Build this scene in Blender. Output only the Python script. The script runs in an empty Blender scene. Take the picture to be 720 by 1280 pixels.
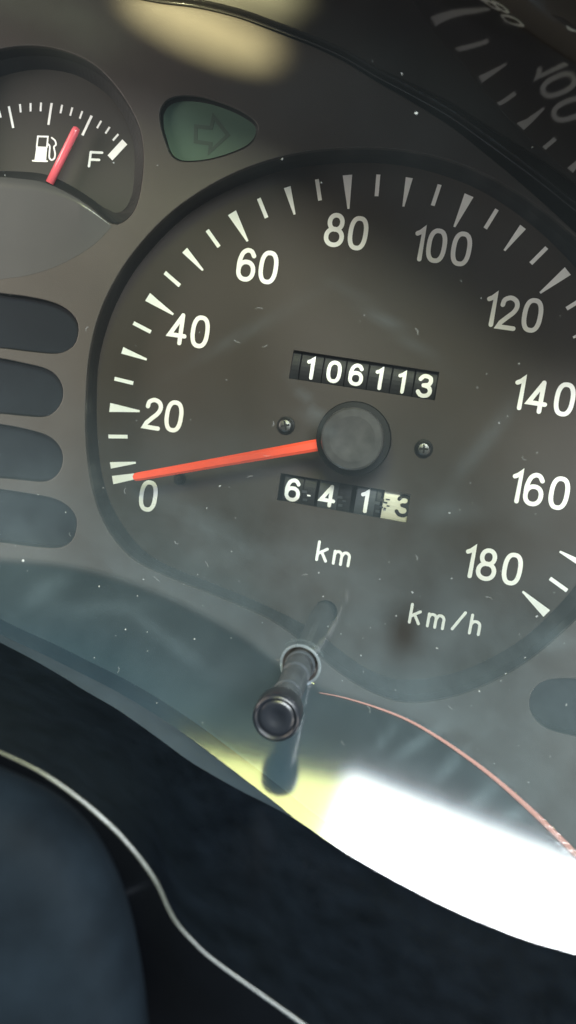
import bpy, math, random
import numpy as np
from mathutils import Vector, Matrix
from mathutils.geometry import delaunay_2d_cdt
random.seed(4)
S = bpy.context.scene
COL = S.collection
# local frame in millimetres: a = right, b = up, w = out of the dial towards the driver
CAM = np.array([9.75198708, 2.27761983, 182.97511836])
M = np.array([[0.979113, 0.166954, -0.116032], [0.154662, -0.982052, -0.107956], [-0.131973, 0.087755, -0.987361]])
FPX = 1080.0
def W(p):                                            # local mm -> world metres (the cluster stands upright, facing -Y)
    return Vector((p[0] * .001, -p[2] * .001, p[1] * .001))
def Wd(v): return Vector((v[0], -v[2], v[1]))
def ray(px, py):
    d = M @ np.array([(px - 360) / FPX, (py - 640) / FPX, 1.0]); return d / np.linalg.norm(d)
def at(px, py, w=0.0):                               # photo measurement -> point on the plane w
    d = ray(px, py); return CAM + d * ((w - CAM[2]) / d[2])
def on_plane(px, py, P, n):
    d = ray(px, py); return CAM + d * (((P - CAM) @ n) / (d @ n))
# ------------------------------------------------------------------ camera, world, lamps, exposure
cam_d = bpy.data.cameras.new('camera'); cam = bpy.data.objects.new('camera', cam_d); COL.objects.link(cam)
rot = Matrix((Wd(M[:, 0]), Wd(-M[:, 1]), Wd(-M[:, 2]))).transposed()
cam.matrix_world = Matrix.Translation(W(CAM)) @ rot.to_4x4()
cam_d.sensor_fit = 'VERTICAL'; cam_d.sensor_height = 36; cam_d.lens = 36 * FPX / 1280
cam_d.clip_start = .005; cam_d.clip_end = 50
cam_d.dof.use_dof = True; cam_d.dof.focus_distance = .172; cam_d.dof.aperture_fstop = 26
S.camera = cam
wd = bpy.data.worlds.new('World'); S.world = wd; wd.use_nodes = True
bg = wd.node_tree.nodes['Background']; bg.inputs[0].default_value = (.90, .93, 1, 1); bg.inputs[1].default_value = .16
S.view_settings.view_transform = 'Standard'; S.view_settings.look = 'None'
S.view_settings.exposure = .12; S.view_settings.gamma = 1
S.cycles.use_denoising = True
S.cycles.max_bounces = 8; S.cycles.transparent_max_bounces = 12
def area(name, pos, target, sx, sy, radiance, color, up=(0, 1, 0), shape='RECTANGLE', spread=180):
    l = bpy.data.lights.new(name, 'AREA'); l.shape = shape; l.size = sx * .001; l.size_y = sy * .001
    A = sx * sy * 1e-6 * (math.pi / 4 if shape == 'ELLIPSE' else 1)
    l.energy = radiance * math.pi * A; l.color = color; l.spread = math.radians(spread)
    o = bpy.data.objects.new(name, l); COL.objects.link(o)
    z = (W(pos) - W(target)).normalized(); u = Wd(up); x = u.cross(z).normalized(); y = z.cross(x)
    o.matrix_world = Matrix.Translation(W(pos)) @ Matrix((x, y, z)).transposed().to_4x4()
    return o
# lower pane of the clear cover (its tilt also fixes where the side window shows in it)
B0 = np.array([-.6587, -37.787, 42.0]); ML = np.array([.0300, .5450, .8380]); ML /= np.linalg.norm(ML)
def mirror_pt(P): return P - 2 * ((P - B0) @ ML) * ML
def lamp_by_reflection(name, quad, dist, radiance, color, **k):
    """the lamp stands where the pane shows it inside the photo quad (tl, tr, br, bl)"""
    c = np.mean(quad, axis=0); d = ray(*c); N = d
    V = [CAM + ray(*q) * (dist / (ray(*q) @ N)) for q in quad]
    V = [mirror_pt(v) for v in V]; ctr = sum(V) / 4
    x = (V[1] + V[2] - V[0] - V[3]) / 2; y = (V[0] + V[1] - V[2] - V[3]) / 2
    tgt = on_plane(c[0], c[1], B0, ML)
    return area(name, ctr, tgt, np.linalg.norm(x), np.linalg.norm(y), radiance, color, up=tuple(y / np.linalg.norm(y)), **k)
lamp_by_reflection('side_window_light', [(425, 985), (1010, 1160), (950, 1395), (355, 1215)], 520, 60, (.90, .96, 1.0))
lamp_by_reflection('yellow_reflection_light', [(215, 925), (430, 985), (400, 1130), (190, 1070)], 530, 36, (.90, .95, .34))  # added lamp for the yellow-green reflection; its source is unknown
area('windscreen_light', (-560, 330, 330), (0, 0, 0), 320, 320, 5.0, (1.0, .82, .62))
area('warm_fill_light', (-560, -20, 330), (0, 0, 0), 260, 300, 12.5, (1.0, .88, .79))  # added warm fill to lift the dial under the hood's shadow
area('passenger_window_light', (470, -240, 420), (0, 0, 0), 300, 260, 7.5, (1.0, .93, .84))
area('blue_fill_light', (-120, -420, 380), (0, -20, 20), 320, 240, 3.6, (.50, .78, 1.0))  # added blue fill from below, tinting the lower dial
# sun fleck that falls through a gap onto the top of the panel
sl = bpy.data.lights.new('sun_fleck', 'SPOT'); sl.energy = 150; sl.color = (1.0, .92, .50); sl.spot_size = math.radians(4.2); sl.spot_blend = .6; sl.shadow_soft_size = .004
so = bpy.data.objects.new('sun_fleck', sl); COL.objects.link(so)
fp, fl = at(250, 31, 8), np.array([-190., -120., 480.]); z = (W(fl) - W(fp)).normalized(); u_ = W(at(360, 86, 8)) - W(at(215, 22, 8))
x = (u_ - z * u_.dot(z)).normalized(); y = z.cross(x)
so.matrix_world = Matrix.Translation(W(fl)) @ Matrix((x, y, z)).transposed().to_4x4() @ Matrix.Diagonal((1, .22, 1, 1))
# ------------------------------------------------------------------ materials
def mat(name, base, rough=.5, metal=0.0, spec=.5, noise=0.0, nscale=900.0, bump=0.0, bscale=6000.0, alpha=1.0, tint=None, coat=0.0, sss=0.0):
    m = bpy.data.materials.new(name); m.use_nodes = True; nt = m.node_tree; b = nt.nodes['Principled BSDF']
    b.inputs['Base Color'].default_value = (*base, 1); b.inputs['Roughness'].default_value = rough
    b.inputs['Metallic'].default_value = metal; b.inputs['Specular IOR Level'].default_value = spec
    b.inputs['Alpha'].default_value = alpha; b.inputs['Coat Weight'].default_value = coat
    b.inputs['Subsurface Weight'].default_value = sss; b.inputs['Subsurface Radius'].default_value = (.002, .0008, .0005)
    if spec < .1: b.inputs['IOR'].default_value = 1.12; b.inputs['Specular IOR Level'].default_value = .5
    tc = nt.nodes.new('ShaderNodeTexCoord')
    if noise:
        n = nt.nodes.new('ShaderNodeTexNoise'); n.inputs['Scale'].default_value = nscale; n.inputs['Detail'].default_value = 6
        nt.links.new(tc.outputs['Object'], n.inputs['Vector'])
        r = nt.nodes.new('ShaderNodeMix'); r.data_type = 'RGBA'
        t = tint or base
        r.inputs[6].default_value = (*[c * (1 - noise) for c in base], 1); r.inputs[7].default_value = (*[min(1, c * (1 + noise)) for c in t], 1)
        nt.links.new(n.outputs[0], r.inputs[0]); nt.links.new(r.outputs[2], b.inputs['Base Color'])
    if bump:
        n2 = nt.nodes.new('ShaderNodeTexNoise'); n2.inputs['Scale'].default_value = bscale; n2.inputs['Detail'].default_value = 3
        nt.links.new(tc.outputs['Object'], n2.inputs['Vector'])
        bp = nt.nodes.new('ShaderNodeBump'); bp.inputs['Strength'].default_value = bump; bp.inputs['Distance'].default_value = .00005
        nt.links.new(n2.outputs[0], bp.inputs['Height']); nt.links.new(bp.outputs[0], b.inputs['Normal'])
    return m
MT = {
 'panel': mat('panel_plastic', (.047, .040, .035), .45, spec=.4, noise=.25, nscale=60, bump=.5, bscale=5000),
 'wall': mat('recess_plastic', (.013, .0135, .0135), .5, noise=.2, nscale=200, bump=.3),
 'dial': mat('dial_print', (.036, .028, .0225), .6, spec=.3, noise=.22, nscale=45, bump=.35, bscale=9000),
 'fuel': mat('fuel_dial_print', (.022, .020, .016), .55, noise=.2, nscale=60, bump=.3, bscale=9000),
 'white': mat('white_print', (.86, .85, .81), .5, noise=.05, nscale=900),
 'red': mat('red_needle', (.95, .085, .03), .4, noise=.12, nscale=500, coat=.2),
 'pink': mat('pink_needle', (.80, .13, .16), .22, noise=.1, nscale=500, coat=.5),
 'hub': mat('hub_plastic', (.042, .040, .039), .33, noise=.9, nscale=320, bump=.15, bscale=3000),
 'hubring': mat('hub_ring_plastic', (.006, .006, .006), .5, spec=.2, bump=.2),
 'wheel': mat('wheel_plastic', (.012, .012, .013), .5, spec=.25, noise=.4, nscale=800),
 'wheelgrey': mat('wheel_gear_plastic', (.038, .042, .046), .5, spec=.3, noise=.3, nscale=800),
 'cream': mat('cream_wheel_plastic', (.62, .60, .48), .4, noise=.15, nscale=700),
 'blackprint': mat('black_print', (.02, .02, .02), .5),
 'void': mat('dark_cavity', (.008, .008, .009), .8),
 'green': mat('green_indicator_plastic', (.058, .104, .075), .35, noise=.12, nscale=150, bump=.1, bscale=3000),
 'greenmark': mat('green_indicator_print', (.034, .058, .043), .5),
 'slot': mat('smoked_window_plastic', (.004, .0065, .010), .5, spec=.15, noise=.2, nscale=120, bump=.15, bscale=3000),
 'fairing': mat('fairing_plastic', (.050, .048, .047), .35, noise=.15, nscale=80, bump=.25, bscale=4000),
 'steel': mat('screw_steel', (.16, .16, .155), .4, metal=1, noise=.4, nscale=2500),
 'knob': mat('knob_rubber', (.008, .010, .014), .28, noise=.3, nscale=400, bump=.15),
 'shaft': mat('shaft_plastic', (.035, .042, .048), .25, noise=.7, nscale=260),
 'hood': mat('hood_gloss_plastic', (.010, .009, .008), .05, spec=1.0, bump=.04, bscale=900),
 'trim': mat('trim_gloss_plastic', (.0004, .0010, .002), .3, spec=.09, noise=.9, nscale=230, tint=(.0024, .0036, .0056), bump=.5, bscale=2500),
 'trimedge': mat('trim_edge_plastic', (.022, .032, .040), .4, noise=.3, nscale=200),
 'column': mat('column_cover_plastic', (.0006, .0012, .0022), .7, spec=.09, noise=.9, nscale=110, tint=(.0045, .0072, .0105), bump=1.0, bscale=500),
 'dust_and_veil': mat('dust_grain', (.26, .28, .28), .9),
}
def lens_material():
    m = bpy.data.materials.new('clear_cover_plastic'); m.use_nodes = True; nt = m.node_tree; nt.nodes.clear()
    N = nt.nodes.new; L = nt.links.new
    out = N('ShaderNodeOutputMaterial'); tr = N('ShaderNodeBsdfTransparent')
    at2 = N('ShaderNodeAttribute'); at2.attribute_name = 'lower_shade_tint'; tm = N('ShaderNodeMix'); tm.data_type = 'RGBA'
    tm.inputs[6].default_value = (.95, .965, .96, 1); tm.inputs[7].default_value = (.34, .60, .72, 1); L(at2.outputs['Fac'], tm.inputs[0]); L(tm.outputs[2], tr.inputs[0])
    gl = N('ShaderNodeBsdfGlossy'); gl.inputs['Roughness'].default_value = .085
    fr = N('ShaderNodeFresnel'); fr.inputs[0].default_value = 1.49
    mx = N('ShaderNodeMixShader'); L(fr.outputs[0], mx.inputs[0]); L(tr.outputs[0], mx.inputs[1]); L(gl.outputs[0], mx.inputs[2])
    tc = N('ShaderNodeTexCoord'); n = N('ShaderNodeTexNoise'); n.inputs['Scale'].default_value = 38; n.inputs['Detail'].default_value = 7; n.inputs['Roughness'].default_value = .6
    L(tc.outputs['Object'], n.inputs['Vector'])
    mr = N('ShaderNodeAttribute'); mr.attribute_name = 'dust_and_veil'
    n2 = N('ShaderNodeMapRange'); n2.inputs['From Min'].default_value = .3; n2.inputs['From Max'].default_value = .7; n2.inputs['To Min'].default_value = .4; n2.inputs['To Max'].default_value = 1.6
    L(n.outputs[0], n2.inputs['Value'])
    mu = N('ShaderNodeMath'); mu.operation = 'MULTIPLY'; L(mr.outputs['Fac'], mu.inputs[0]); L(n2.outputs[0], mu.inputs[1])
    df = N('ShaderNodeBsdfDiffuse'); df.inputs[0].default_value = (.46, .62, .70, 1)  # blue of the reflected veil put into the film colour
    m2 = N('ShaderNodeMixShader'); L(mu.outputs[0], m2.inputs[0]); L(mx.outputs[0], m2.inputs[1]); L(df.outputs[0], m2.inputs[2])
    L(m2.outputs[0], out.inputs[0]); return m
MT['lens'] = lens_material()
# ------------------------------------------------------------------ helpers
def thing(name, label, cat, loc=(0, 0, 0), group=None):
    o = bpy.data.objects.new(name, None); COL.objects.link(o); o.location = W(loc); o.empty_display_size = .01
    o['label'] = label; o['category'] = cat
    if group: o['group'] = group
    return o
def root_of(o):
    v = Vector((0, 0, 0))
    while o is not None: v = v + o.location; o = o.parent
    return v
def mesh(name, verts, faces, m, parent=None, smooth=False, label=None, origin=None):
    """verts in local mm; the object's origin sits at `origin` (mm) when given"""
    base = root_of(parent)
    org = W(origin) if origin is not None else base
    me = bpy.data.meshes.new(name); me.from_pydata([tuple(W(v) - org) for v in verts], [], [tuple(f) for f in faces])
    me.update(); me.validate()
    if smooth: me.shade_smooth()
    me.materials.append(MT[m]); o = bpy.data.objects.new(name, me); COL.objects.link(o); o.parent = parent
    o.location = org - base
    if label: o['label'] = label
    return o
def join(*parts):
    V, F = [], []
    for v, f in parts:
        k = len(V); V += [tuple(x) for x in v]; F += [tuple(i + k for i in q) for q in f]
    return V, F
def cr(pts, n=6, closed=False):                      # Catmull-Rom
    P = [np.array(p, float) for p in pts]; N = len(P); out = []
    rng = range(N) if closed else range(N - 1)
    for i in rng:
        if closed: a, b, c, d = P[i - 1], P[i], P[(i + 1) % N], P[(i + 2) % N]
        else: a, b, c, d = P[max(i - 1, 0)], P[i], P[i + 1], P[min(i + 2, N - 1)]
        for k in range(n):
            t = k / n
            out.append(.5 * ((2 * b) + (c - a) * t + (2 * a - 5 * b + 4 * c - d) * t * t + (3 * b - a - 3 * c + d) * t ** 3))
    if not closed: out.append(P[-1])
    return out
def outline(px, w, n=6, closed=True): return [p for p in cr([at(x, y, w) for x, y in px], n, closed)]
def resample(pts, N, closed=True):
    P = np.array(pts + ([pts[0]] if closed else [])); d = np.r_[0, np.cumsum(np.linalg.norm(np.diff(P, axis=0), axis=1))]
    t = np.linspace(0, d[-1], N + 1)[:N] if closed else np.linspace(0, d[-1], N)
    return [np.array([np.interp(s, d, P[:, k]) for k in range(P.shape[1])]) for s in t]
def area2(P): return sum(P[i][0] * P[(i + 1) % len(P)][1] - P[(i + 1) % len(P)][0] * P[i][1] for i in range(len(P))) / 2
def offset_poly(P, d):                               # outwards for d > 0
    P = [np.array(p[:2], float) for p in P]; sgn = 1 if area2(P) > 0 else -1; out = []
    for i in range(len(P)):
        a, b, c = P[i - 1], P[i], P[(i + 1) % len(P)]
        t = (c - a); t /= (np.linalg.norm(t) + 1e-9); out.append(b + sgn * d * np.array([t[1], -t[0]]))
    return out
def inside(p, poly):
    x, y = p; r = False; n = len(poly)
    for i in range(n):
        x1, y1 = poly[i][:2]; x2, y2 = poly[i - 1][:2]
        if (y1 > y) != (y2 > y) and x < (x2 - x1) * (y - y1) / (y2 - y1) + x1: r = not r
    return r
def plate(outer, holes, w, depth, bev=.22):
    """flat plate with holes, edges rounded by `bev`, walls going down by depth"""
    V, F = [], []
    loops = [(outer, -1)] + [(h, 1) for h in holes]
    tops = [(offset_poly(L, s * bev), L) for L, s in loops]
    pts, edges = [], []
    for T, _ in tops:
        k = len(pts); pts += [Vector(t) for t in T]; edges += [(k + i, k + (i + 1) % len(T)) for i in range(len(T))]
    v2, _, f2, *_ = delaunay_2d_cdt(pts, edges, [], 0, 1e-6)
    o_t = tops[0][0]; hs = [t[0] for t in tops[1:]]
    V = [(v[0], v[1], w) for v in v2]
    for f in f2:
        c = sum((v2[i] for i in f), Vector((0, 0))) / len(f)
        if inside(c, o_t) and not any(inside(c, h) for h in hs): F.append(tuple(f))
    parts = [(V, F)]
    for (T, L) in tops:
        L2 = [np.array(l[:2]) for l in L]; n = len(T); rings = []
        for t in (0, .3, .7, 1):
            a = t * math.pi / 2
            rings.append([(T[i][0] + (L2[i][0] - T[i][0]) * math.sin(a), T[i][1] + (L2[i][1] - T[i][1]) * math.sin(a), w - bev * (1 - math.cos(a))) for i in range(n)])
        rings.append([(l[0], l[1], w - depth) for l in L2])
        vv = [p for r in rings for p in r]
        ff = [(r * n + i, r * n + (i + 1) % n, (r + 1) * n + (i + 1) % n, (r + 1) * n + i) for r in range(len(rings) - 1) for i in range(n)]
        parts.append((vv, ff))
    return join(*parts)
def loft(loops, closed=True, cap=False):
    n = len(loops[0]); V = [tuple(p) for L in loops for p in L]; F = []
    for r in range(len(loops) - 1):
        for i in range(n if closed else n - 1):
            F.append((r * n + i, r * n + (i + 1) % n, (r + 1) * n + (i + 1) % n, (r + 1) * n + i))
    if cap: F.append(tuple(range((len(loops) - 1) * n, len(loops) * n)))
    return V, F
def lathe(c, prof, n=48):                            # prof: (radius, w) from the outside in
    L = [[(c[0] + r * math.cos(2 * math.pi * i / n), c[1] + r * math.sin(2 * math.pi * i / n), w) for i in range(n)] for r, w in prof]
    return loft(L, True, True)
def tube(path, r, n=8):
    P = [np.array(p, float) for p in path]; L = []
    for i, p in enumerate(P):
        t = P[min(i + 1, len(P) - 1)] - P[max(i - 1, 0)]; t /= np.linalg.norm(t)
        x = np.cross(t, (0, 0, 1.)); x /= np.linalg.norm(x) + 1e-9; y = np.cross(x, t)
        rr = r(i / (len(P) - 1)) if callable(r) else r
        L.append([p + rr * (x * math.cos(2 * math.pi * k / n) + y * math.sin(2 * math.pi * k / n)) for k in range(n)])
    return loft(L, True, True)
def stroke(path, width, w=0.06, closed=False, h=.05, capped=True):
    """a painted stroke with round ends: path of (a, b) points"""
    P = [np.array(p[:2], float) for p in path]; n = len(P); Lf, Rt = [], []
    for i in range(n):
        a = P[i - 1] if (closed or i > 0) else None; c = P[(i + 1) % n] if (closed or i < n - 1) else None; b = P[i]
        t1 = (b - a) / (np.linalg.norm(b - a) + 1e-9) if a is not None else None; t2 = (c - b) / (np.linalg.norm(c - b) + 1e-9) if c is not None else None
        if t1 is None: t1 = t2
        if t2 is None: t2 = t1
        n1 = np.array([-t1[1], t1[0]]); n2 = np.array([-t2[1], t2[0]]); m = n1 + n2; m /= np.linalg.norm(m) + 1e-9
        k = min(1 / max(m @ n1, .35), 2.2); Lf.append(b + m * width / 2 * k); Rt.append(b - m * width / 2 * k)
    V, F = [], []
    for z in (w, w - h):
        V += [(*p, z) for p in Lf] + [(*p, z) for p in Rt]
    N = 2 * n; rng = range(n if closed else n - 1)
    for i in rng:
        j = (i + 1) % n
        F += [(i, j, n + j, n + i), (i, N + i, N + j, j), (n + i, n + j, N + n + j, N + n + i)]
    if not closed:
        for (e, l, r, d) in ((0, 0, n, P[0] - P[1]), (n - 1, n - 1, N - 1, P[-1] - P[-2])):
            if not capped: F.append((l, r, N + r, N + l)); continue
            d = d / np.linalg.norm(d); nn = np.array([-d[1], d[0]]); k = len(V); m = 7
            arc = [P[e] + width / 2 * (nn * math.cos(math.pi * q / m) + d * math.sin(math.pi * q / m)) for q in range(m + 1)]
            V += [(*q, w) for q in arc] + [(*q, w - h) for q in arc]
            F.append(tuple(range(k, k + m + 1)))
            F += [(k + q, k + q + 1, k + m + 2 + q, k + m + 1 + q) for q in range(m)]
    return V, F
def ell(cx, cy, rx, ry, n=2.0, N=36):
    o = []
    for i in range(N):
        t = 2 * math.pi * i / N; c, s = math.cos(t), math.sin(t)
        o.append((cx + rx * math.copysign(abs(c) ** (2 / n), c), cy + ry * math.copysign(abs(s) ** (2 / n), s)))
    return o
def sm(p, n=6): return [tuple(q) for q in cr(p, n)]
GL = {  # strokes: (points, closed) in units of the centreline height
 '0': [(ell(0, 0, .26, .5, 2.5), True)],
 '1': [([(-.15, .34), (-.04, .40), (.05, .50), (.05, -.5)], False)],
 '2': [(sm([(-.23, .24), (-.19, .41), (0, .5), (.19, .42), (.25, .24), (.17, .04), (-.02, -.16), (-.2, -.35)]) + [(-.27, -.5), (.25, -.5)], False)],
 '3': [(sm([(-.23, .32), (-.12, .47), (.04, .5), (.20, .42), (.23, .24), (.14, .08), (-.06, .03)]), False), (sm([(-.04, .03), (.16, -.03), (.26, -.2), (.2, -.41), (.02, -.5), (-.15, -.46), (-.26, -.32)]), False)],
 '4': [([(.12, -.5), (.12, .48)], False), ([(.12, .47), (-.28, -.24), (.27, -.24)], False)],
 '6': [(ell(0, -.2, .26, .3, 2.2), True), (sm([(.22, .33), (.12, .47), (-.03, .5), (-.18, .38), (-.26, .1), (-.26, -.16)]), False)],
 '8': [(ell(0, .26, .215, .24, 2.1), True), (ell(0, -.235, .27, .265, 2.1), True)],
 'k': [([(-.25, .5), (-.25, -.5)], False), ([(.24, .17), (-.23, -.16)], False), ([(-.05, -.02), (.25, -.5)], False)],
 'm': [([(-.42, .18), (-.42, -.5)], False), (sm([(-.42, -.02), (-.33, .15), (-.16, .17), (-.03, .04), (-.02, -.2)]) + [(-.02, -.5)], False), (sm([(0, -.02), (.09, .15), (.26, .17), (.39, .04), (.4, -.2)]) + [(.4, -.5)], False)],
 '/': [([(.27, .5), (-.27, -.5)], False)],
 'h': [([(-.24, .5), (-.24, -.5)], False), (sm([(-.24, -.04), (-.13, .14), (.06, .17), (.21, .05), (.24, -.2)]) + [(.24, -.5)], False)],
}
def dense(pts, cl):
    o = []
    for i in range(len(pts) - (0 if cl else 1)):
        p, q = np.array(pts[i]), np.array(pts[(i + 1) % len(pts)]); n = max(1, int(np.linalg.norm(q - p) / .07))
        o += [tuple(p + (q - p) * k / n) for k in range(n)]
    return o if cl else o + [tuple(pts[-1])]
def glyph(ch, c, H, sw, w=.06, sx=1.0, h=.05, sub=False):
    ps = []
    for k, (pts, cl) in enumerate(GL[ch]):
        if sub: pts = dense(pts, cl)
        ps.append(stroke([(c[0] + x * H * sx, c[1] + y * H) for x, y in pts], sw, w + .006 * k, cl, h))
    return join(*ps)
# ------------------------------------------------------------------ traced outlines (photo pixels)
SP_LIP = [(107, 500), (111, 445), (124, 392), (148, 342), (179, 300), (214, 265), (255, 236), (300, 213), (350, 196), (400, 187), (450, 184.5), (500, 187), (550, 197), (600, 215), (650, 243), (700, 280), (745, 325), (790, 400), (812, 500), (806, 600), (780, 690), (740, 752), (700, 793), (660, 826), (620, 850), (580, 867), (540, 876.5), (505, 878), (478, 871), (448, 857), (415, 834), (385, 808), (340, 776), (300, 757), (250, 737), (205, 719), (168, 700), (141, 672), (123, 638), (112, 595), (107, 548)]
SP_IN = [(121, 500), (124, 450), (138, 398), (161, 350), (190, 311), (225, 276), (262, 250), (304, 230), (350, 214), (400, 206), (450, 203.5), (500, 206.5), (550, 218), (600, 238), (650, 270), (694, 308), (735, 355), (768, 420), (784, 500), (780, 590), (756, 672), (722, 728), (690, 765), (655, 797), (618, 820), (578, 838), (540, 847), (506, 850), (480, 845), (452, 832), (424, 812), (393, 788), (345, 763), (305, 745), (255, 725), (212, 708), (180, 688), (156, 660), (138, 628), (127, 590), (122, 545)]
FU_LIP = [(-60, 92), (-30, 71), (0, 61), (33, 57), (67, 60), (100, 71), (125, 87), (147, 111), (164, 137), (175, 163), (179, 190), (178, 220), (173, 249), (165, 267), (153, 278), (141, 280), (126, 270), (111, 257), (83, 240), (56, 229), (28, 225), (0, 223), (-30, 226), (-60, 235)]
FU_IN = [(-60, 122), (-30, 104), (0, 96), (28, 89), (60, 87), (92, 93), (118, 106), (139, 123), (155, 146), (164, 168), (168, 190), (168, 218), (165, 243), (157, 260), (148, 266), (139, 265), (126, 257), (111, 246), (83, 229), (56, 218), (28, 214.5), (0, 214), (-30, 217), (-60, 226)]
TS_LIP = [(199.6, 147), (201, 136), (209, 125), (224.4, 119.6), (246.7, 120.4), (268.9, 126), (291, 134), (311, 145), (321, 155), (322, 165), (316, 177), (304, 185.6), (282, 194), (258, 200), (233, 202), (220, 199), (212, 191), (206, 175), (201.5, 160)]
TS_IN = [(204.5, 147), (206.5, 139), (213, 131.5), (225, 127), (247, 127.5), (269, 132), (291, 140), (308, 149), (318, 157), (320, 165), (314.5, 176), (303, 184.5), (281.5, 193), (258, 199), (233.5, 201), (221.5, 198), (214, 190), (209, 175), (205, 160)]
def slot_px(p): return [(-60, p[0][1] - 8), *p, (-60, p[-1][1] - 4)]
SL = [slot_px(q) for q in (
 [(0, 366.4), (33, 370.5), (63, 377), (82, 385.6), (94.4, 398), (98, 411.5), (94.4, 428), (84.8, 437.5), (68.4, 442), (33, 439), (0, 435)],
 [(0, 448), (27.4, 453.4), (54.7, 460), (69.7, 469), (78, 484), (77.4, 500.4), (68.4, 514), (54.7, 521), (27.4, 519.6), (0, 517)],
 [(0, 530.5), (27.4, 535.4), (54.7, 542.8), (69.7, 552.4), (78, 567.5), (76.6, 584), (68.4, 596), (54.7, 602), (27.4, 600), (0, 597.5)],
 [(0, 611.8), (32.8, 616.7), (65.6, 623), (84.8, 633), (95.2, 648), (94.4, 665), (87.5, 678), (71.1, 685), (32.8, 682.3), (0, 678)])]
SL.append([(780, 856), (745, 850), (720, 848.5), (691, 849), (674, 855), (664, 867), (662, 884), (670, 900), (687, 912), (720, 920.5), (745, 924), (780, 926)])
HOODPX = [(-260, -90), (-60, -55), (60, -28), (150, -9), (200, 0), (247, 6), (297, 18), (340, 33), (394, 54), (433, 72), (472, 95), (510, 115), (560, 143), (600, 171), (640, 200), (680, 230), (720, 262), (800, 322), (900, 400)]
WF = 8.0
hood_line = [at(x, y, WF + 1) for x, y in HOODPX]
# ------------------------------------------------------------------ instrument panel
panel = thing('instrument_panel', 'dark grey moulded instrument panel face with openings for the dials', 'instrument panel', (0, 0, 0))
gap = [(-260, -88), (-60, -52), (60, -25), (150, -6), (200, 4), (247, 10), (297, 22), (340, 38), (394, 59), (433, 78), (472, 102), (510, 124), (560, 155), (600, 186), (640, 219), (680, 254), (720, 291), (800, 362), (900, 450)]
outer = outline(gap, WF, 4, False) + [at(x, y, WF) for x, y in ((980, 700), (980, 1150), (700, 1300), (200, 1250), (-260, 1000), (-330, 400))]
lips = [resample(outline(SP_LIP, WF), 160), resample(outline(FU_LIP, WF), 110), resample(outline(TS_LIP, WF), 70)] + [resample(outline(s, WF, 5), 60) for s in SL]
v, f = plate(outer, lips, WF, 1.2)
mesh('face_plate', v, f, 'panel', panel)
def wall(lip, inner, w0, w1, N, m, parent, bend=.0):
    A = resample(outline(lip, w0), N * 2); Bq = resample(outline(inner, w1), N * 2)
    # match start points by nearest distance
    Pb = np.array(Bq)
    L0 = []; L1 = []; k0 = int(np.argmin(np.linalg.norm(Pb[:, :2] - A[0][:2], axis=1)))
    for i in range(len(A)): L0.append(np.array([A[i][0], A[i][1], w0])); q = Bq[(i + k0) % len(Bq)]; L1.append(np.array([q[0], q[1], w1]))
    mid = [np.array([*(a[:2] * .80 + b[:2] * .20), w0 * .45 + w1 * .55]) for a, b in zip(L0, L1)]
    low = [b - np.array([0, 0, .6]) for b in L1]
    v, f = loft([L0, mid, L1, low]); return mesh('recess_wall', v, f, m, parent, smooth=False)
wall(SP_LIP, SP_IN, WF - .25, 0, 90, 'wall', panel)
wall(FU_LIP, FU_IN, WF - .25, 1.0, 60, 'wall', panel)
bk = [at(x, y, -14) for x, y in ((-350, -150), (1150, -150), (1150, 1250), (-350, 1250))]
mesh('back_plate', bk, [(0, 1, 2, 3)], 'void', panel)
# fairing over the fuel needle's pivot
top = cr([at(x, y, WF + .1) for x, y in ((-60, 236), (-30, 227), (0, 224), (28, 226), (56, 230), (83, 241), (111, 258), (139, 282.5))], 5)
bot = cr([at(x, y, WF + .1) for x, y in ((-60, 362), (-30, 356), (0, 349), (30, 345), (62, 336), (92, 322), (118, 305), (139.3, 283.5))], 5)
top = resample(top, 40, False); bot = resample(bot, 40, False); L = []
for t in (0, .0001, .12, .3, .5, .7, .85, 1):
    h = 0 if t in (0,) else 1.6 * (1 - t) ** 1.3
    L.append([np.array([*(a[:2] * (1 - t) + b[:2] * t), WF + (-1.5 if t == 0 else .05) + h * min(1, (len(top) - 1 - i) / 8)]) for i, (a, b) in enumerate(zip(top, bot))])
v, f = loft(L, False); mesh('needle_fairing', v, f, 'fairing', panel, smooth=True)
# ------------------------------------------------------------------ speedometer
spd = thing('speedometer', 'large round speedometer with white numerals from 0 to 180', 'speedometer', (0, 0, 0))
di = offset_poly(resample(outline(SP_IN, 0), 150), .6)
def win(px): return [at(x, y, 0) for x, y in px]
ODO = [(367, 437.5), (549, 465), (543.5, 500.5), (361, 473)]; TRP = [(351, 591.5), (513, 618), (508, 653.5), (346, 625)]
hole = at(407, 765, 0); hc = [(hole[0] + 2.55 * math.cos(t * math.pi / 16), hole[1] + 2.55 * math.sin(t * math.pi / 16)) for t in range(32)]
v, f = plate(di, [[p[:2] for p in win(ODO)], [p[:2] for p in win(TRP)], hc], 0, .9, .05)
mesh('dial_face', v, f, 'dial', spd)
TH0, ST, R = .27440242, .02345405, 54.0
def tick(ang, r0, r1, w0, w1):
    s, c = math.sin(ang), math.cos(ang); d = np.array([s, c]); n = np.array([c, -s])
    q = [d * r0 + n * w0 / 2, d * r0 - n * w0 / 2, d * r1 - n * w1 / 2, d * r1 + n * w1 / 2]
    v = [(*p, .05) for p in q] + [(*p, 0.001) for p in q]
    return v, [(0, 1, 2, 3), (0, 4, 5, 1), (1, 5, 6, 2), (2, 6, 7, 3), (3, 7, 4, 0)]
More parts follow.
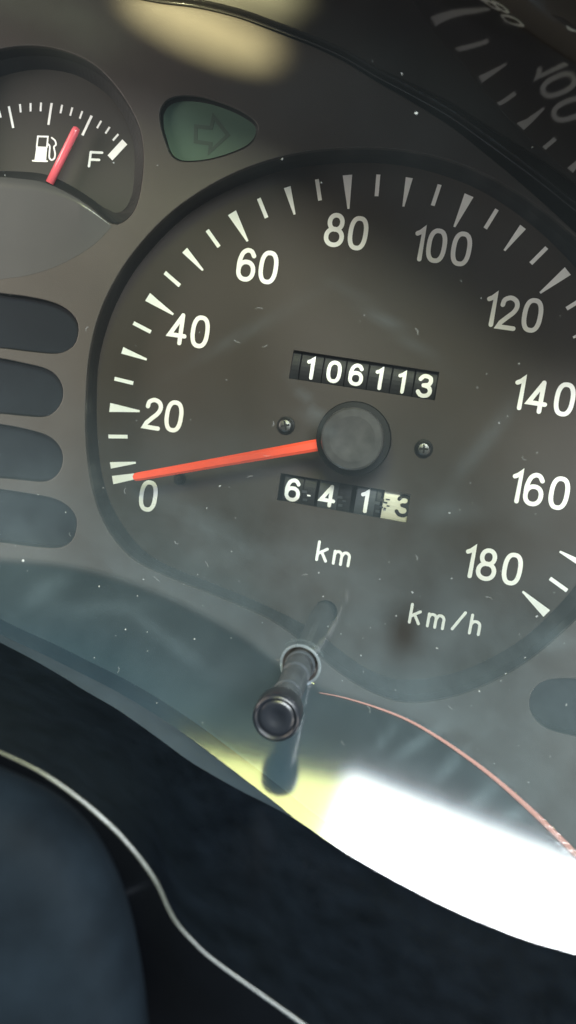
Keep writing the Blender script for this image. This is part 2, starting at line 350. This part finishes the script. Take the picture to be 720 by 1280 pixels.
for v_ in range(10, 181, 5):
    a = TH0 + ST * (v_ - 100); big = v_ % 20 == 0; med = v_ % 10 == 0
    if big: t = tick(a, R, R * .8746, 1.95, .42)
    elif med: t = tick(a, R, R * .8929, 1.45, .42)
    else: t = tick(a, R, R * .9201, .82, .80)
    mesh('tick_mark', *t, 'white', spd)
z0 = at(141.3, 600, 0); a0 = math.atan2(z0[0], z0[1])
mesh('tick_mark', *tick(a0, R, R * .885, 1.85, 1.2), 'white', spd, label='broad white tick at zero behind the needle tip')
NUM = [[('0', 185.5, 620)], [('2', 191.5, 517.3), ('0', 217.5, 520.5)], [('4', 222.6, 410.7), ('0', 250.2, 414.9)], [('6', 308.2, 331.1), ('0', 335.6, 334.4)],
       [('8', 418.7, 287.6), ('0', 447.6, 291.6)], [('1', 525.4, 305.1), ('0', 545.8, 307.3), ('0', 576.7, 311.2)], [('1', 615, 387), ('2', 635.5, 391), ('0', 665.5, 394.3)],
       [('1', 650.3, 491.3), ('4', 672.5, 495.5), ('0', 705.8, 499.3)], [('1', 647, 608.3), ('6', 667.7, 612), ('0', 699, 616.5)], [('1', 588.4, 702.2), ('8', 609, 705.8), ('0', 640.4, 711.3)]]
for g in NUM:
    ps = [glyph(ch, at(x, y, 0), 6.0, .92) for ch, x, y in g]
    c = at(g[0][1], g[0][2], 0); word = ''.join(q[0] for q in g)
    mesh('numeral', *join(*ps), 'white', spd, label='white numeral ' + word)
def word(items, H, sw, name, lab):
    ps = [glyph(ch, at(x, y, 0), H, sw) for ch, x, y in items]; mesh(name, *join(*ps), 'white', spd, label=lab)
word([('k', 403.2, 689.3), ('m', 427.8, 694.5)], 3.9, .62, 'unit_text', 'white lettering km')
word([('k', 519.3, 767.5), ('m', 545.7, 773), ('/', 573.5, 776), ('h', 594.3, 781)], 3.9, .62, 'unit_text', 'white lettering km/h')
# needle: a shallow ridge, red, lying above the zero mark
nl = [at(x, y, 7.5) for x, y in ((166.8, 596.8), (170, 595.6), (398.5, 555.3))]
u = (nl[2] - nl[1]); Ln = np.linalg.norm(u); u /= Ln; nn = np.array([-u[1], u[0], 0]); sec = []
for t, hw in ((0, .45), (.008, .80), (.03, .88), (.5, 1.02), (1, 1.22)):
    p = nl[0] + u * (Ln + .55) * t
    sec.append([p - nn * hw - [0, 0, .5], p - nn * hw, p - nn * hw * .55 + [0, 0, .42], p + nn * hw * .55 + [0, 0, .42], p + nn * hw, p + nn * hw - [0, 0, .5]])
v, f = loft(sec, True, True); f.append((0, 1, 2, 3, 4, 5)); ndl = mesh('needle', v, f, 'red', spd, label='long orange-red needle resting at 0')
v, f = lathe((0, 0), [(7.55, 1.0), (7.55, 7.9), (7.35, 8.2), (6.0, 8.25), (5, 8.25)], 64); mesh('hub_ring', v, f, 'hubring', spd, smooth=False)
v, f = lathe((0, 0), [(6.25, 8.0), (6.25, 11.6), (6.1, 11.95), (5.8, 12.1), (4.5, 12.12), (2, 12.02), (.3, 11.98)], 64); mesh('hub_cap', v, f, 'hub', spd, smooth=False)
for sx, sy, ang in ((357.4, 532, 20), (529.6, 561, 5)):
    c = at(sx, sy, 0)
    s = mesh('screw', *lathe(c, [(1.95, .02), (1.9, .35), (1.5, .5), (1.45, .3)], 32), 'hubring', spd)
    s2 = mesh('screw_head', *lathe(c, [(1.4, .3), (1.4, .75), (1.1, .98), (.5, 1.08), (.05, 1.1)], 32), 'steel', s)
    ca, sa = math.cos(math.radians(ang)), math.sin(math.radians(ang)); bars = []
    for (hx, hy) in ((.95, .2), (.2, .95)):
        q = [(c[0] + x * ca - y * sa, c[1] + x * sa + y * ca, 1.13 + (.004 if hx > hy else 0)) for x, y in ((-hx, -hy), (hx, -hy), (hx, hy), (-hx, hy))]
        bars.append((q + [(p[0], p[1], .9) for p in q], [(0, 1, 2, 3), (0, 4, 5, 1), (1, 5, 6, 2), (2, 6, 7, 3), (3, 7, 4, 0)]))
    mesh('cross_slot', *join(*bars), 'void', s)
c = at(223, 599, 1.5); mesh('stop_peg', *lathe(c, [(1.3, 0), (1.2, 1.2), (.75, 1.9), (.2, 2.0)], 20), 'hubring', spd)
# ------------------------------------------------------------------ counters
def counter(root, px, digits, kind):
    P = win(px); o = (P[0] + P[3]) / 2; e = (P[1] + P[2]) / 2; mid = (o + e) / 2
    rad = 8.0; wc = -1.0 - rad; bc = mid[1]
    def wrap(pt): # wrap (a, b) onto the drum
        return pt
    for (x0, x1, m, extra) in digits['drums']:
        a0 = at(x0, 470, 0)[0] if False else x0; a1 = x1
        n = 16; L = []
        for a_, r_ in ((a0, rad - .35), (a0 + .001, rad - .05), (a0 + .12, rad), (a1 - .12, rad), (a1 - .001, rad - .05), (a1, rad - .35)):
            L.append([(a_, bc + r_ * math.sin(t), wc + r_ * math.cos(t)) for t in [(-.9 + 1.8 * k / n) for k in range(n + 1)]])
        v, f = loft(L, False); d = mesh('number_wheel', v, f, m, root, smooth=False, label=extra.get('label'))
        if 'ch' in extra:
            v, f = glyph(extra['ch'], (extra['x'], extra.get('y', bc)), extra.get('H', 4.0), extra.get('sw', .75), 0.06, 1.15, 0.05, True)
            v = [(p[0], bc + (rad + .02 + p[2]) * math.sin((p[1] - bc) / rad), wc + (rad + .03 + p[2]) * math.cos((p[1] - bc) / rad)) for p in v]
            mesh('digit', v, f, extra.get('dm', 'white'), d, label='digit ' + extra['ch'])
        for (bx, by, bw, bh, bm) in extra.get('bits', []):
            q = [(bx - bw / 2, by - bh / 2), (bx + bw / 2, by - bh / 2), (bx + bw / 2, by + bh / 2), (bx - bw / 2, by + bh / 2)]
            vv = [(x, bc + (rad + .25) * math.sin((y - bc) / rad), wc + (rad + .25) * math.cos((y - bc) / rad)) for x, y in q]
            vv += [(x, y, z - .5) for x, y, z in vv]
            mesh('gear_tooth', vv, [(0, 1, 2, 3), (0, 4, 5, 1), (1, 5, 6, 2), (2, 6, 7, 3), (3, 7, 4, 0)], bm, d)
def ax(x, y): return at(x, y, -1.0)
odo = thing('odometer', 'six digit black odometer reading 106113 above the hub', 'odometer', at(455, 469, -9))
D = [('1', 389, 460.7), ('0', 417.6, 464.8), ('6', 445.3, 468.5), ('1', 474.5, 473.5), ('1', 503, 478), ('3', 531, 482.5)]
edges = [at(x, 469, -1)[0] for x in (378, 403.2, 431.3, 459, 486.3, 515.3, 546)]
# window baseline is the local a axis, so drums run along it
xs = [ax(x, y)[0] for _, x, y in D]; ed = [(xs[i] + xs[i + 1]) / 2 for i in range(5)]; hw = (xs[1] - xs[0]) / 2
ed = [xs[0] - hw] + ed + [xs[5] + hw]
drums = [(ed[0] - 3.6, ed[0] - .12, 'wheel', {'label': 'blank wheel edge at the left end'})]
for i, (ch, x, y) in enumerate(D):
    p = ax(x, y); drums.append((ed[i] + .1, ed[i + 1] - .1, 'wheel', {'ch': ch, 'x': p[0], 'y': p[1] , 'H': 3.9 if i < 5 else 4.1, 'sw': .78 if i < 5 else .86}))
counter(odo, ODO, {'drums': drums}, 'odo')
trip = thing('trip_meter', 'four digit trip counter reading 641 and a cream last wheel', 'trip meter', at(430, 622, -9))
T = [('6', 366, 612.7), ('4', 410, 619.6), ('1', 456.5, 627), ('3', 501.5, 632)]
drums = []
for i, (ch, x, y) in enumerate(T):
    p = ax(x, y)
    if i < 3:
        bits = [(p[0] + 2.55, p[1] + .1, 1.1, .55, 'wheelgrey'), (p[0] + 3.6, p[1] - .55, .7, .28, 'white' if i == 0 else 'wheelgrey'), (p[0] + 3.2, p[1] + .9, 1.4, .5, 'wheel'), (p[0] + 2.9, p[1] - 1.6, .9, .5, 'wheelgrey')]
        drums.append((p[0] - 2.1, p[0] + 2.1, 'wheelgrey' if i else 'wheel', {'ch': ch, 'x': p[0], 'y': p[1], 'H': 4.2, 'sw': .82, 'bits': bits}))
        drums.append((p[0] + 2.2, p[0] + (4.9 if i < 2 else 3.2), 'wheel', {}))
    else:
        bits = [(p[0] - 3.3, p[1] - 1.3, .5, .6, 'void'), (p[0] - 3.0, p[1] + .8, .9, .25, 'wheel'), (p[0] - 3.4, p[1] + .1, .9, .3, 'wheelgrey'), (p[0] - 2.7, p[1] - .5, .6, .22, 'wheelgrey')]
        drums.append((p[0] - 3.9, p[0] + 2.6, 'cream', {'ch': ch, 'x': p[0] + .45, 'y': p[1], 'H': 4.1, 'sw': .8, 'dm': 'void', 'bits': bits, 'label': 'cream tenths wheel with a black digit'}))
counter(trip, TRP, {'drums': drums}, 'trip')
# ------------------------------------------------------------------ fuel gauge
fuel = thing('fuel_gauge', 'fuel gauge with pink-red needle pointing between half and F', 'fuel gauge', at(60, 170, 1))
fd = offset_poly(resample(outline(FU_IN, 1), 100), .6)
v, f = plate(fd, [], 1.0, .6, .05); mesh('dial_face', v, f, 'fuel', fuel)
FT = [(-2, 136, 1, 147, .45), (11.1, 133, 16.7, 160, .5), (25, 130.3, 26, 140.5, .42), (38.3, 128.9, 38.3, 139.4, .42), (51.4, 128.3, 50.8, 139.2, .42), (64.7, 128.9, 60.6, 156.1, .5), (77.8, 131.1, 75.6, 141.7, .42), (90.6, 134.4, 87.8, 144.7, .42), (103.1, 138.9, 99.7, 148.3, .42),
      (114.7, 144.7, 103.1, 169.2, .55), (126.7, 151.1, 121.4, 160.3, .42), (137.2, 158.9, 131.9, 166.9, .42), (148.1, 167.8, 141.1, 175.6, .42), (156.1, 177.5, 137.5, 197.5, 1.5)]
for x0, y0, x1, y1, sw in FT:
    mesh('tick_mark', *stroke([at(x0, y0, 1)[:2], at(x1, y1, 1)[:2]], sw, 1.06, h=.05, capped=False), 'white', fuel)
def st(pts, sw, w=1.06): return stroke([at(x, y, 1)[:2] for x, y in pts], sw, w)
mesh('letter_mark', *join(st([(113.6, 190.3), (111.3, 207.8)], .52), st([(113.6, 190.3), (127.8, 191)], .50, 1.066), st([(112.6, 199.5), (124, 200)], .50, 1.072)), 'white', fuel, label='white letter F')
body = [at(x, y, 1.06) for x, y in ((45.6, 183), (59, 183.5), (57.5, 200.8), (43, 200.5))]
bm = (body + [p - [0, 0, .05] for p in body], [(0, 1, 2, 3), (0, 4, 5, 1), (1, 5, 6, 2), (2, 6, 7, 3), (3, 7, 4, 0)])
hose = [(60, 180), (62.3, 183), (62, 190), (61.8, 197), (64.5, 200), (68, 198), (69, 192), (67.5, 184), (70, 181), (69, 176), (64.8, 172.3)]
mesh('pump_symbol', *join(bm, st([(46, 184), (47.5, 170.6), (60, 170.9), (58.8, 184)], .34, 1.066), st([(41, 201), (59, 201.6)], .34, 1.07), stroke([p[:2] for p in cr([at(x, y, 1) for x, y in hose], 4)], .34, 1.074)), 'white', fuel, label='white petrol pump symbol')
n0, n1 = at(95.8, 160.5, 4.5), at(62, 229, 4.5); u = n1 - n0; Ln = np.linalg.norm(u); u /= Ln; nn = np.array([-u[1], u[0], 0]); sec = []
for t, hw in ((-.02, .3), (-.012, .55), (0, .75), (.05, .86), (1, .92)):
    p = n0 + u * Ln * t; sec.append([p + nn * hw * math.cos(k * math.pi / 6) + np.array([0, 0, hw * .8 * math.sin(k * math.pi / 6)]) for k in range(12)])
v, f = loft(sec, True, True); f.append(tuple(range(12))); mesh('needle', v, f, 'pink', fuel, smooth=True, label='short pink-red needle')
# ------------------------------------------------------------------ turn signal indicator
ts = thing('turn_signal_indicator', 'rounded triangular green turn signal lamp with a dark right arrow', 'indicator lamp', at(262, 162, 6))
A = resample(outline(TS_LIP, WF - .2), 80); Bq = resample(outline(TS_IN, 6.3), 80)
v, f = loft([A, [a * .5 + b * .5 - [0, 0, .5] for a, b in zip(A, Bq)], Bq]); mesh('frame', v, f, 'hubring', ts)
v, f = plate(offset_poly(Bq, .4), [], 6.3, .5, .1); mesh('lamp_lens', v, f, 'green', ts)
ar = [(245, 158), (264, 160), (267, 146), (285, 169), (262, 190), (263.5, 180), (244.5, 177)]
mesh('arrow_mark', *stroke([at(x, y, 6.3)[:2] for x, y in ar], .75, 6.36, True), 'greenmark', ts, label='dark green outline arrow pointing right')
# ------------------------------------------------------------------ warning lamp windows
labs = ['unlit warning lamp window on the left, topmost of four, below the fuel gauge', 'unlit warning lamp window on the left, second from the top', 'unlit warning lamp window on the left, third from the top, level with zero', 'unlit warning lamp window on the left, lowest of four', 'unlit dark green-grey warning lamp window right of the reset knob']
for s, lab in zip(SL, labs):
    A = resample(outline(s, WF - .2, 5), 80); C0 = np.mean(A, axis=0)
    t = thing('warning_lamp_window', lab, 'warning lamp', tuple(C0), 'unlit warning lamp windows')
    inn = [np.array([*p, 5.9]) for p in offset_poly(A, -.35)]
    low = [np.array([*p, 5.9]) for p in offset_poly(A, .3)]
    v, f = loft([A, inn]); mesh('frame', v, f, 'hubring', t)
    v, f = plate([p[:2] for p in low], [], 6.0, .6, .1); mesh('window_pane', v, f, 'slot', t)
# ------------------------------------------------------------------ reset knob (runs straight out of the dial through the cover)
rs = thing('reset_knob', 'black trip reset knob on a long shaft sticking out of the cover', 'reset knob', (B0[0], B0[1], 0))
cc = (B0[0], B0[1])
mesh('shaft', *lathe(cc, [(2.3, -8), (2.3, 40), (2.55, 40.5), (2.55, 44), (2.3, 44.5), (2.25, 50), (1.95, 50.4), (1.95, 52), (2.2, 52.3), (2.2, 60), (2.05, 60.3), (2.05, 69), (1, 69)], 40), 'shaft', rs)
kb = mesh('knob', *lathe(cc, [(2.2, 66.2), (3.15, 66.7), (3.3, 67.3), (3.3, 70.2), (3.2, 70.8), (2.9, 71.1), (2.68, 71.05), (2.6, 70.6)], 56), 'knob', rs)
for p in kb.data.polygons: p.use_smooth = True
mesh('knob_face', *lathe(cc, [(2.62, 70.5), (2.4, 70.8), (1.9, 70.9), (1.1, 70.75), (.5, 70.55), (.1, 70.5)], 48), 'knob', kb, smooth=True)
# ------------------------------------------------------------------ clear cover
lens = thing('cover_lens', 'dusty clear plastic cover in front of the dials, glaring white at lower right', 'clear cover', (0, 0, 20))
def Ll(a, b):
    base = B0[2] - (ML[0] * (a - B0[0]) + ML[1] * (b - B0[1])) / ML[2]
    return base
CREASE = [(-400, 700), (-260, 694), (-120, 692), (0, 698), (80, 705), (150, 722), (225, 752), (300, 792), (350, 828), (400, 858), (440, 872), (480, 885), (520, 901), (560, 924), (600, 955), (640, 988), (680, 1025), (725, 1070), (780, 1130), (900, 1270)]
CR3 = np.array(sorted([tuple(p) for p in cr([on_plane(x, y, B0, ML) for x, y in CREASE], 6)]))
def Lu(a, b):
    return np.interp(a, CR3[:, 0], CR3[:, 2]) + .12 * (b - np.interp(a, CR3[:, 0], CR3[:, 1]))
def LH(a, b):
    x, y = Ll(a, b), Lu(a, b); return max(x, y)
def lens_at(px, py):
    d = ray(px, py); t0, t1 = 20., 180.
    g = lambda t: (CAM + d * t)[2] - LH(*(CAM + d * t)[:2])
    lo, hi = 30., 175.
    for _ in range(50):
        m = (lo + hi) / 2
        if g(m) > 0: lo = m
        else: hi = m
    return CAM + d * lo
TPX = [(-260, 660), (-120, 730), (0, 790), (50, 813), (100, 838), (140, 858), (180, 881), (208, 899), (236, 918), (262, 937), (287, 956), (326, 986), (348, 1003), (377, 1027), (420, 1058), (450, 1076), (500, 1104), (560, 1134), (610, 1155.5), (660, 1174.5), (720, 1191.5), (800, 1212), (900, 1230)]
T3 = [lens_at(x, y) for x, y in TPX]
T3a = np.array(sorted([tuple(p) for p in T3])); Hl = np.array(sorted([tuple(p) for p in hood_line]))
def blow(a): return np.interp(a, T3a[:, 0], T3a[:, 1]) - 1.5
def bhigh(a): return np.interp(a, Hl[:, 0], Hl[:, 1]) - .3
pts = []; na, nb = 100, 150
a_lo, a_hi = -100., 95.
bnd = []
for i in range(161):
    a = a_lo + (a_hi - a_lo) * i / 160; l, h = blow(a), bhigh(a); c_ = float(np.interp(a, CR3[:, 0], CR3[:, 1])); c_ = min(max(c_, l + 2), h - 2)
    col_ = [l + (c_ - 1.2 - l) * j / 30 for j in range(31)] + [c_ + q for q in (-.7, -.35, -.12, 0, .12, .35, .7)] + [c_ + 1.2 + (h - c_ - 1.2) * j / 70 for j in range(71)]
    pts += [(a, b) for b in col_ if math.hypot(a - cc[0], b - cc[1]) > 3.7]
k = len(pts); ring = [(cc[0] + 3.3 * math.cos(2 * math.pi * i / 40), cc[1] + 3.3 * math.sin(2 * math.pi * i / 40)) for i in range(40)]
v2, _, f2, *_ = delaunay_2d_cdt([Vector(p) for p in pts + ring], [(k + i, k + (i + 1) % 40) for i in range(40)], [], 0, 1e-6)
F = []
for f in f2:
    c = sum((v2[i] for i in f), Vector((0, 0))) / len(f)
    if not inside(c, ring) and blow(c[0]) - .2 < c[1] < bhigh(c[0]) + .2: F.append(tuple(f))
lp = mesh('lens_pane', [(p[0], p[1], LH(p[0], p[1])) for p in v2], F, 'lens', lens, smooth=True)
lp.data.set_sharp_from_angle(angle=math.radians(14))
at_ = lp.data.attributes.new('dust_and_veil', 'FLOAT', 'POINT')
def ss(x): x = min(1, max(0, x)); return x * x * (3 - 2 * x)
SMUDGE = []
for px, py, rx, ry, th, v in ((690, 800, 2.6, 2.0, .5, .055), (505, 792, 2.8, 4.6, .1, -.05), (389, 508, 5.5, .6, -.75, .035), (372, 520, 4, .5, -.3, .03), (560, 640, 5, 2, .3, .02), (470, 620, 3, 2, .3, .02), (250, 650, 9, 2.2, -.3, .02),
        (600, 560, 8, 1.2, 1.1, .018), (130, 760, 7, 1.4, .2, .05), (60, 735, 5, 2, .8, .06), (210, 800, 9, 1.2, -.4, .05), (560, 960, 4, 1.0, .9, .09), (520, 930, 5, .9, .7, .08), (600, 1000, 4, 1.1, .8, .09), (480, 925, 3, .8, 1.0, .08), (640, 1020, 3, .8, .6, .08), (330, 690, 12, 3, .2, .015), (300, 420, 14, 1.0, .6, .010), (480, 400, 10, .8, -.5, .012)):
    p_ = lens_at(px, py); SMUDGE.append((p_[0], p_[1], rx, ry, th, v))
def dust_and_veil_at(a, b):                                   # dust and smudges; reflected haze painted in, stronger low, weaker on the lower pane
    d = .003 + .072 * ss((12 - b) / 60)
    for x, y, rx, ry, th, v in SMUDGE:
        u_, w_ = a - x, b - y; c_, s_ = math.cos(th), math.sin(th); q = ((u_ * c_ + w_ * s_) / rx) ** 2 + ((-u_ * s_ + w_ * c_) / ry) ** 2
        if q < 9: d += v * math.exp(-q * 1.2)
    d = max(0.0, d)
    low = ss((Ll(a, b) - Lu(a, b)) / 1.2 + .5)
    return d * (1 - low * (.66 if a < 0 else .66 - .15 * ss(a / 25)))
at_.data.foreach_set('value', [dust_and_veil_at(p[0], p[1]) for p in v2])
at3 = lp.data.attributes.new('lower_shade_tint', 'FLOAT', 'POINT')  # dark reflection below the crease put into the pane's tint
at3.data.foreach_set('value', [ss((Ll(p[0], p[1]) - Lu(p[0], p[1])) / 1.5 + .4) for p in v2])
def torus(r, rr, dz=0, n=48, a0=0, a1=2 * math.pi):
    path = []
    for i in range(n + 1):
        t = a0 + (a1 - a0) * i / n; a, b = cc[0] + r * math.cos(t), cc[1] + r * math.sin(t); path.append((a, b, LH(a, b) + dz))
    return tube(path, rr, 8)
MT['clearrim'] = mat('clear_rim_plastic', (.30, .36, .40), .15, alpha=.22, spec=.8, noise=.3, nscale=300)
mesh('collar_ring', *torus(3.3, .28), 'clearrim', lens, smooth=True)
mesh('collar_ring', *torus(3.9, .22, -1.5, a0=.5, a1=2.5), 'clearrim', lens, smooth=True)
MT['reflection_tube'] = mat('pink_reflection_paint', (.46, .25, .22), .7, spec=.1, alpha=.28)  # pink reflection along the crease, painted as a thin tube
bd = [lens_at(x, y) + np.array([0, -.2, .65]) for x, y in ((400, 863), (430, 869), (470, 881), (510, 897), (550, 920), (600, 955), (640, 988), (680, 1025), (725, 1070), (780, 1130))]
mesh('painted_reflection_line', *tube(cr(bd, 5), lambda t: .05 + .40 * min(1, t * 1.3), 8), 'reflection_tube', lens, smooth=True)
sv, sf = [], []
def speck(p, n, r, asp=1.0, rot=0.0):
    n = n / np.linalg.norm(n); x = np.cross(n, (0.3, 1, 0)); x /= np.linalg.norm(x); y = np.cross(n, x); k = len(sv); m = 6
    for h, q in ((0, 1.0), (.4, .5)):
        for i in range(m):
            t = 2 * math.pi * i / m; j = random.uniform(.7, 1.2)
            ux, uy = math.cos(t) * asp * j, math.sin(t) * j
            sv.append(p + r * q * (x * (ux * math.cos(rot) - uy * math.sin(rot)) + y * (ux * math.sin(rot) + uy * math.cos(rot))) + n * r * h)
    for i in range(m): sf.append((k + i, k + (i + 1) % m, k + m + (i + 1) % m, k + m + i))
    sf.append(tuple(k + m + i for i in range(m)))
for i in range(120):
    x, y = random.uniform(0, 720), random.uniform(60, 1000) if random.random() < .35 else random.uniform(600, 960)
    if y > 790 + .62 * x: continue
    p = lens_at(x, y); r = random.choice([.05, .06, .07, .09]) * random.uniform(.7, 1.1)
    speck(p + np.array([0, .02, .05]), np.array([0, .3, 1.]), r, random.choice([1, 1.3, 1.6, 2.2]), random.uniform(0, 3))
for x, y, r in ((29, 701, .35), (243, 799, .2), (197, 207, .1), (520, 142, .3), (599, 864, .2), (408, 1142, .0), (124, 733, .2), (172, 745, .15), (247, 718, .1), (157, 787, .2)):
    if r: speck(lens_at(x, y) + np.array([0, .02, .06]), np.array([0, .3, 1.]), r * .7)
for i in range(26):
    x, y = random.uniform(20, 700), random.uniform(330, 960)
    if y > 780 + .5 * x: continue
    a_, dth = random.uniform(0, 6.28), random.uniform(-.5, .5); P_ = []
    p = lens_at(x, y)
    for q in range(6):
        P_.append((p[0], p[1], LH(p[0], p[1]) + .05)); st_ = random.uniform(.12, .28); p = p + np.array([math.cos(a_), math.sin(a_), 0]) * st_; a_ += dth
    tv, tf = tube(P_, .018, 4); k_ = len(sv); sv += tv; sf += [tuple(i_ + k_ for i_ in q) for q in tf]
o = mesh('dust_specks', sv, sf, 'dust_and_veil', lens); o['kind'] = 'stuff'
# ------------------------------------------------------------------ hood above
hood = thing('dashboard_hood', 'glossy black hood underside at upper right mirroring the dial', 'dashboard hood', tuple(hood_line[8]))
hl = resample(cr(hood_line, 5), 120, False)
L = []
for w, dn in ((-12, .4), (WF - 1, .4), (WF + .6, .15), (WF + 1.2, 0), (30, 0), (55, 0), (79, 0), (80, 1)):
    L.append([np.array([p[0], p[1] + dn, w]) for p in hl])
v, f = loft(L, False); mesh('underside', v, f, 'hood', hood, smooth=True)
v, f = tube([p + [0, -.25, .2] for p in hl], .22, 6); mesh('edge_lip', v, f, 'hood', hood, smooth=True)
# ------------------------------------------------------------------ lower trim shelf
trim = thing('lower_trim', 'glossy black trim shelf below the cover with a bright front edge', 'dashboard trim', tuple(T3[8]))
E1 = [(-260, 672), (-120, 742), (0, 803), (44, 826), (80, 847), (104, 862), (147, 887), (165, 899), (180, 910), (205, 928), (225, 943), (270, 972), (300, 988), (345, 1011), (385, 1033), (423, 1060), (452, 1078), (501, 1106), (560, 1136), (610, 1157.5), (660, 1176.5), (720, 1193.5), (800, 1214), (900, 1232)]
E1 = E1[:len(TPX)] if len(E1) >= len(TPX) else E1
E2PX = [(-330, 860), (-160, 880), (-60, 912), (0, 938), (35, 954), (62, 969), (95, 992), (120, 1012), (150, 1040), (178, 1073), (198, 1103), (210, 1130), (222, 1152), (240, 1173), (262, 1194), (300, 1222), (350, 1257), (400, 1292), (460, 1330), (560, 1390), (700, 1460), (800, 1500), (950, 1560)]
E1 = [(-260, 672), (-120, 742), (0, 803), (44, 826), (80, 847), (104, 862), (147, 887), (180, 910), (205, 928), (225, 943), (249, 959), (300, 988), (330, 1003), (372, 1026), (421, 1059.5), (451, 1078), (501, 1106), (561, 1136.5), (611, 1158), (661, 1177), (721, 1194), (801, 1214), (901, 1232)]
w1 = [lens_at(x, y)[2] + .6 + (2.0 if x < 372 else .3) for x, y in E1]
e1 = resample(cr([at(x, y, w) for (x, y), w in zip(E1, w1)], 6), 150, False)
t1 = resample(cr([p + np.array([0, -.3, .15]) for p in T3], 6), 150, False)
e2 = resample(cr([at(x, y, 97.0) for x, y in E2PX], 6), 150, False)
t0 = [p + np.array([0, 0, -6.0]) for p in t1]
v, f = loft([t0, t1, [p * .5 + q * .5 + np.array([0, 0, .2]) for p, q in zip(t1, e1)], e1], False); mesh('inner_edge', v, f, 'trimedge', trim, smooth=True)
rows = [e1]
for k in range(1, 12):
    t = k / 12; rows.append([p * (1 - t) + q * t + np.array([0, -1.6 * math.sin(math.pi * t), 0]) for p, q in zip(e1, e2)])
rows.append(e2)
v, f = loft(rows, False); mesh('shelf', v, f, 'trim', trim, smooth=True)
rows = []
e2v = np.array(e2); tg = np.gradient(e2v, axis=0); tg /= np.linalg.norm(tg, axis=1)[:, None]; nr = np.array([[-t[1], t[0], 0] for t in tg]); nr = nr * np.sign(nr[:, 1:2])
EW = [.21 + .05 * math.sin(i * .13 + 1) + (.16 if i > 95 else 0) for i in range(150)]
for t in range(0, 8):
    a = t / 7 * math.pi * .62
    rows.append([p + n_ * q * (math.cos(a) - 1) + np.array([0, 0, q * math.sin(a)]) for p, n_, q in zip(e2v, nr, EW)])
last = rows[-1]
rows.append([p - n_ * 5 + np.array([0, 0, -1.5]) for p, n_ in zip(last, nr)])
rows.append([p - n_ * 30 + np.array([0, 0, -18]) for p, n_ in zip(last, nr)])
MT['trimmatte'] = mat('trim_matt_plastic', (.0015, .002, .003), .7, spec=.05, noise=.3, nscale=200)
MT['trimrim'] = mat('trim_rim_plastic', (.05, .055, .05), .3, noise=.9, nscale=400, bump=.5, bscale=700, spec=1.0)  # paler than the trim: the edge highlight is partly put into the colour
v, f = loft(rows[:8], False); mesh('front_edge', v, f, 'trimrim', trim, smooth=True)
v, f = loft(rows[7:], False); mesh('front_face', v, f, 'trimmatte', trim, smooth=True)
# ------------------------------------------------------------------ steering column cover
colm = thing('steering_column_cover', 'blurred dark blue-grey textured column cover at the lower left corner', 'column cover', at(40, 1200, 108))
ring0 = [(-420, 1010), (-250, 955), (-90, 955), (0, 985), (50, 1012), (90, 1048), (122, 1095), (146, 1150), (162, 1210), (172, 1280), (178, 1380), (150, 1500), (40, 1620), (-200, 1700), (-420, 1560)]
rr = resample(cr([at(x, y, 106) for x, y in ring0], 6, True), 120); cen = np.mean(rr, axis=0); rows = [[cen + (p - cen) * .45 + np.array([0, 0, -30]) for p in rr], [cen + (p - cen) * .93 + np.array([0, 0, -8]) for p in rr]]
for s, dz in ((1.0, -3), (.995, -1), (.97, 1.2), (.93, 2.6), (.87, 3.6), (.78, 4.3), (.6, 5.0), (.35, 5.4), (.1, 5.6)):
    rows.append([cen + (p - cen) * s + np.array([0, 0, dz]) for p in rr])
v, f = loft(rows, True, True); mesh('cover_shell', v, f, 'column', colm, smooth=True)
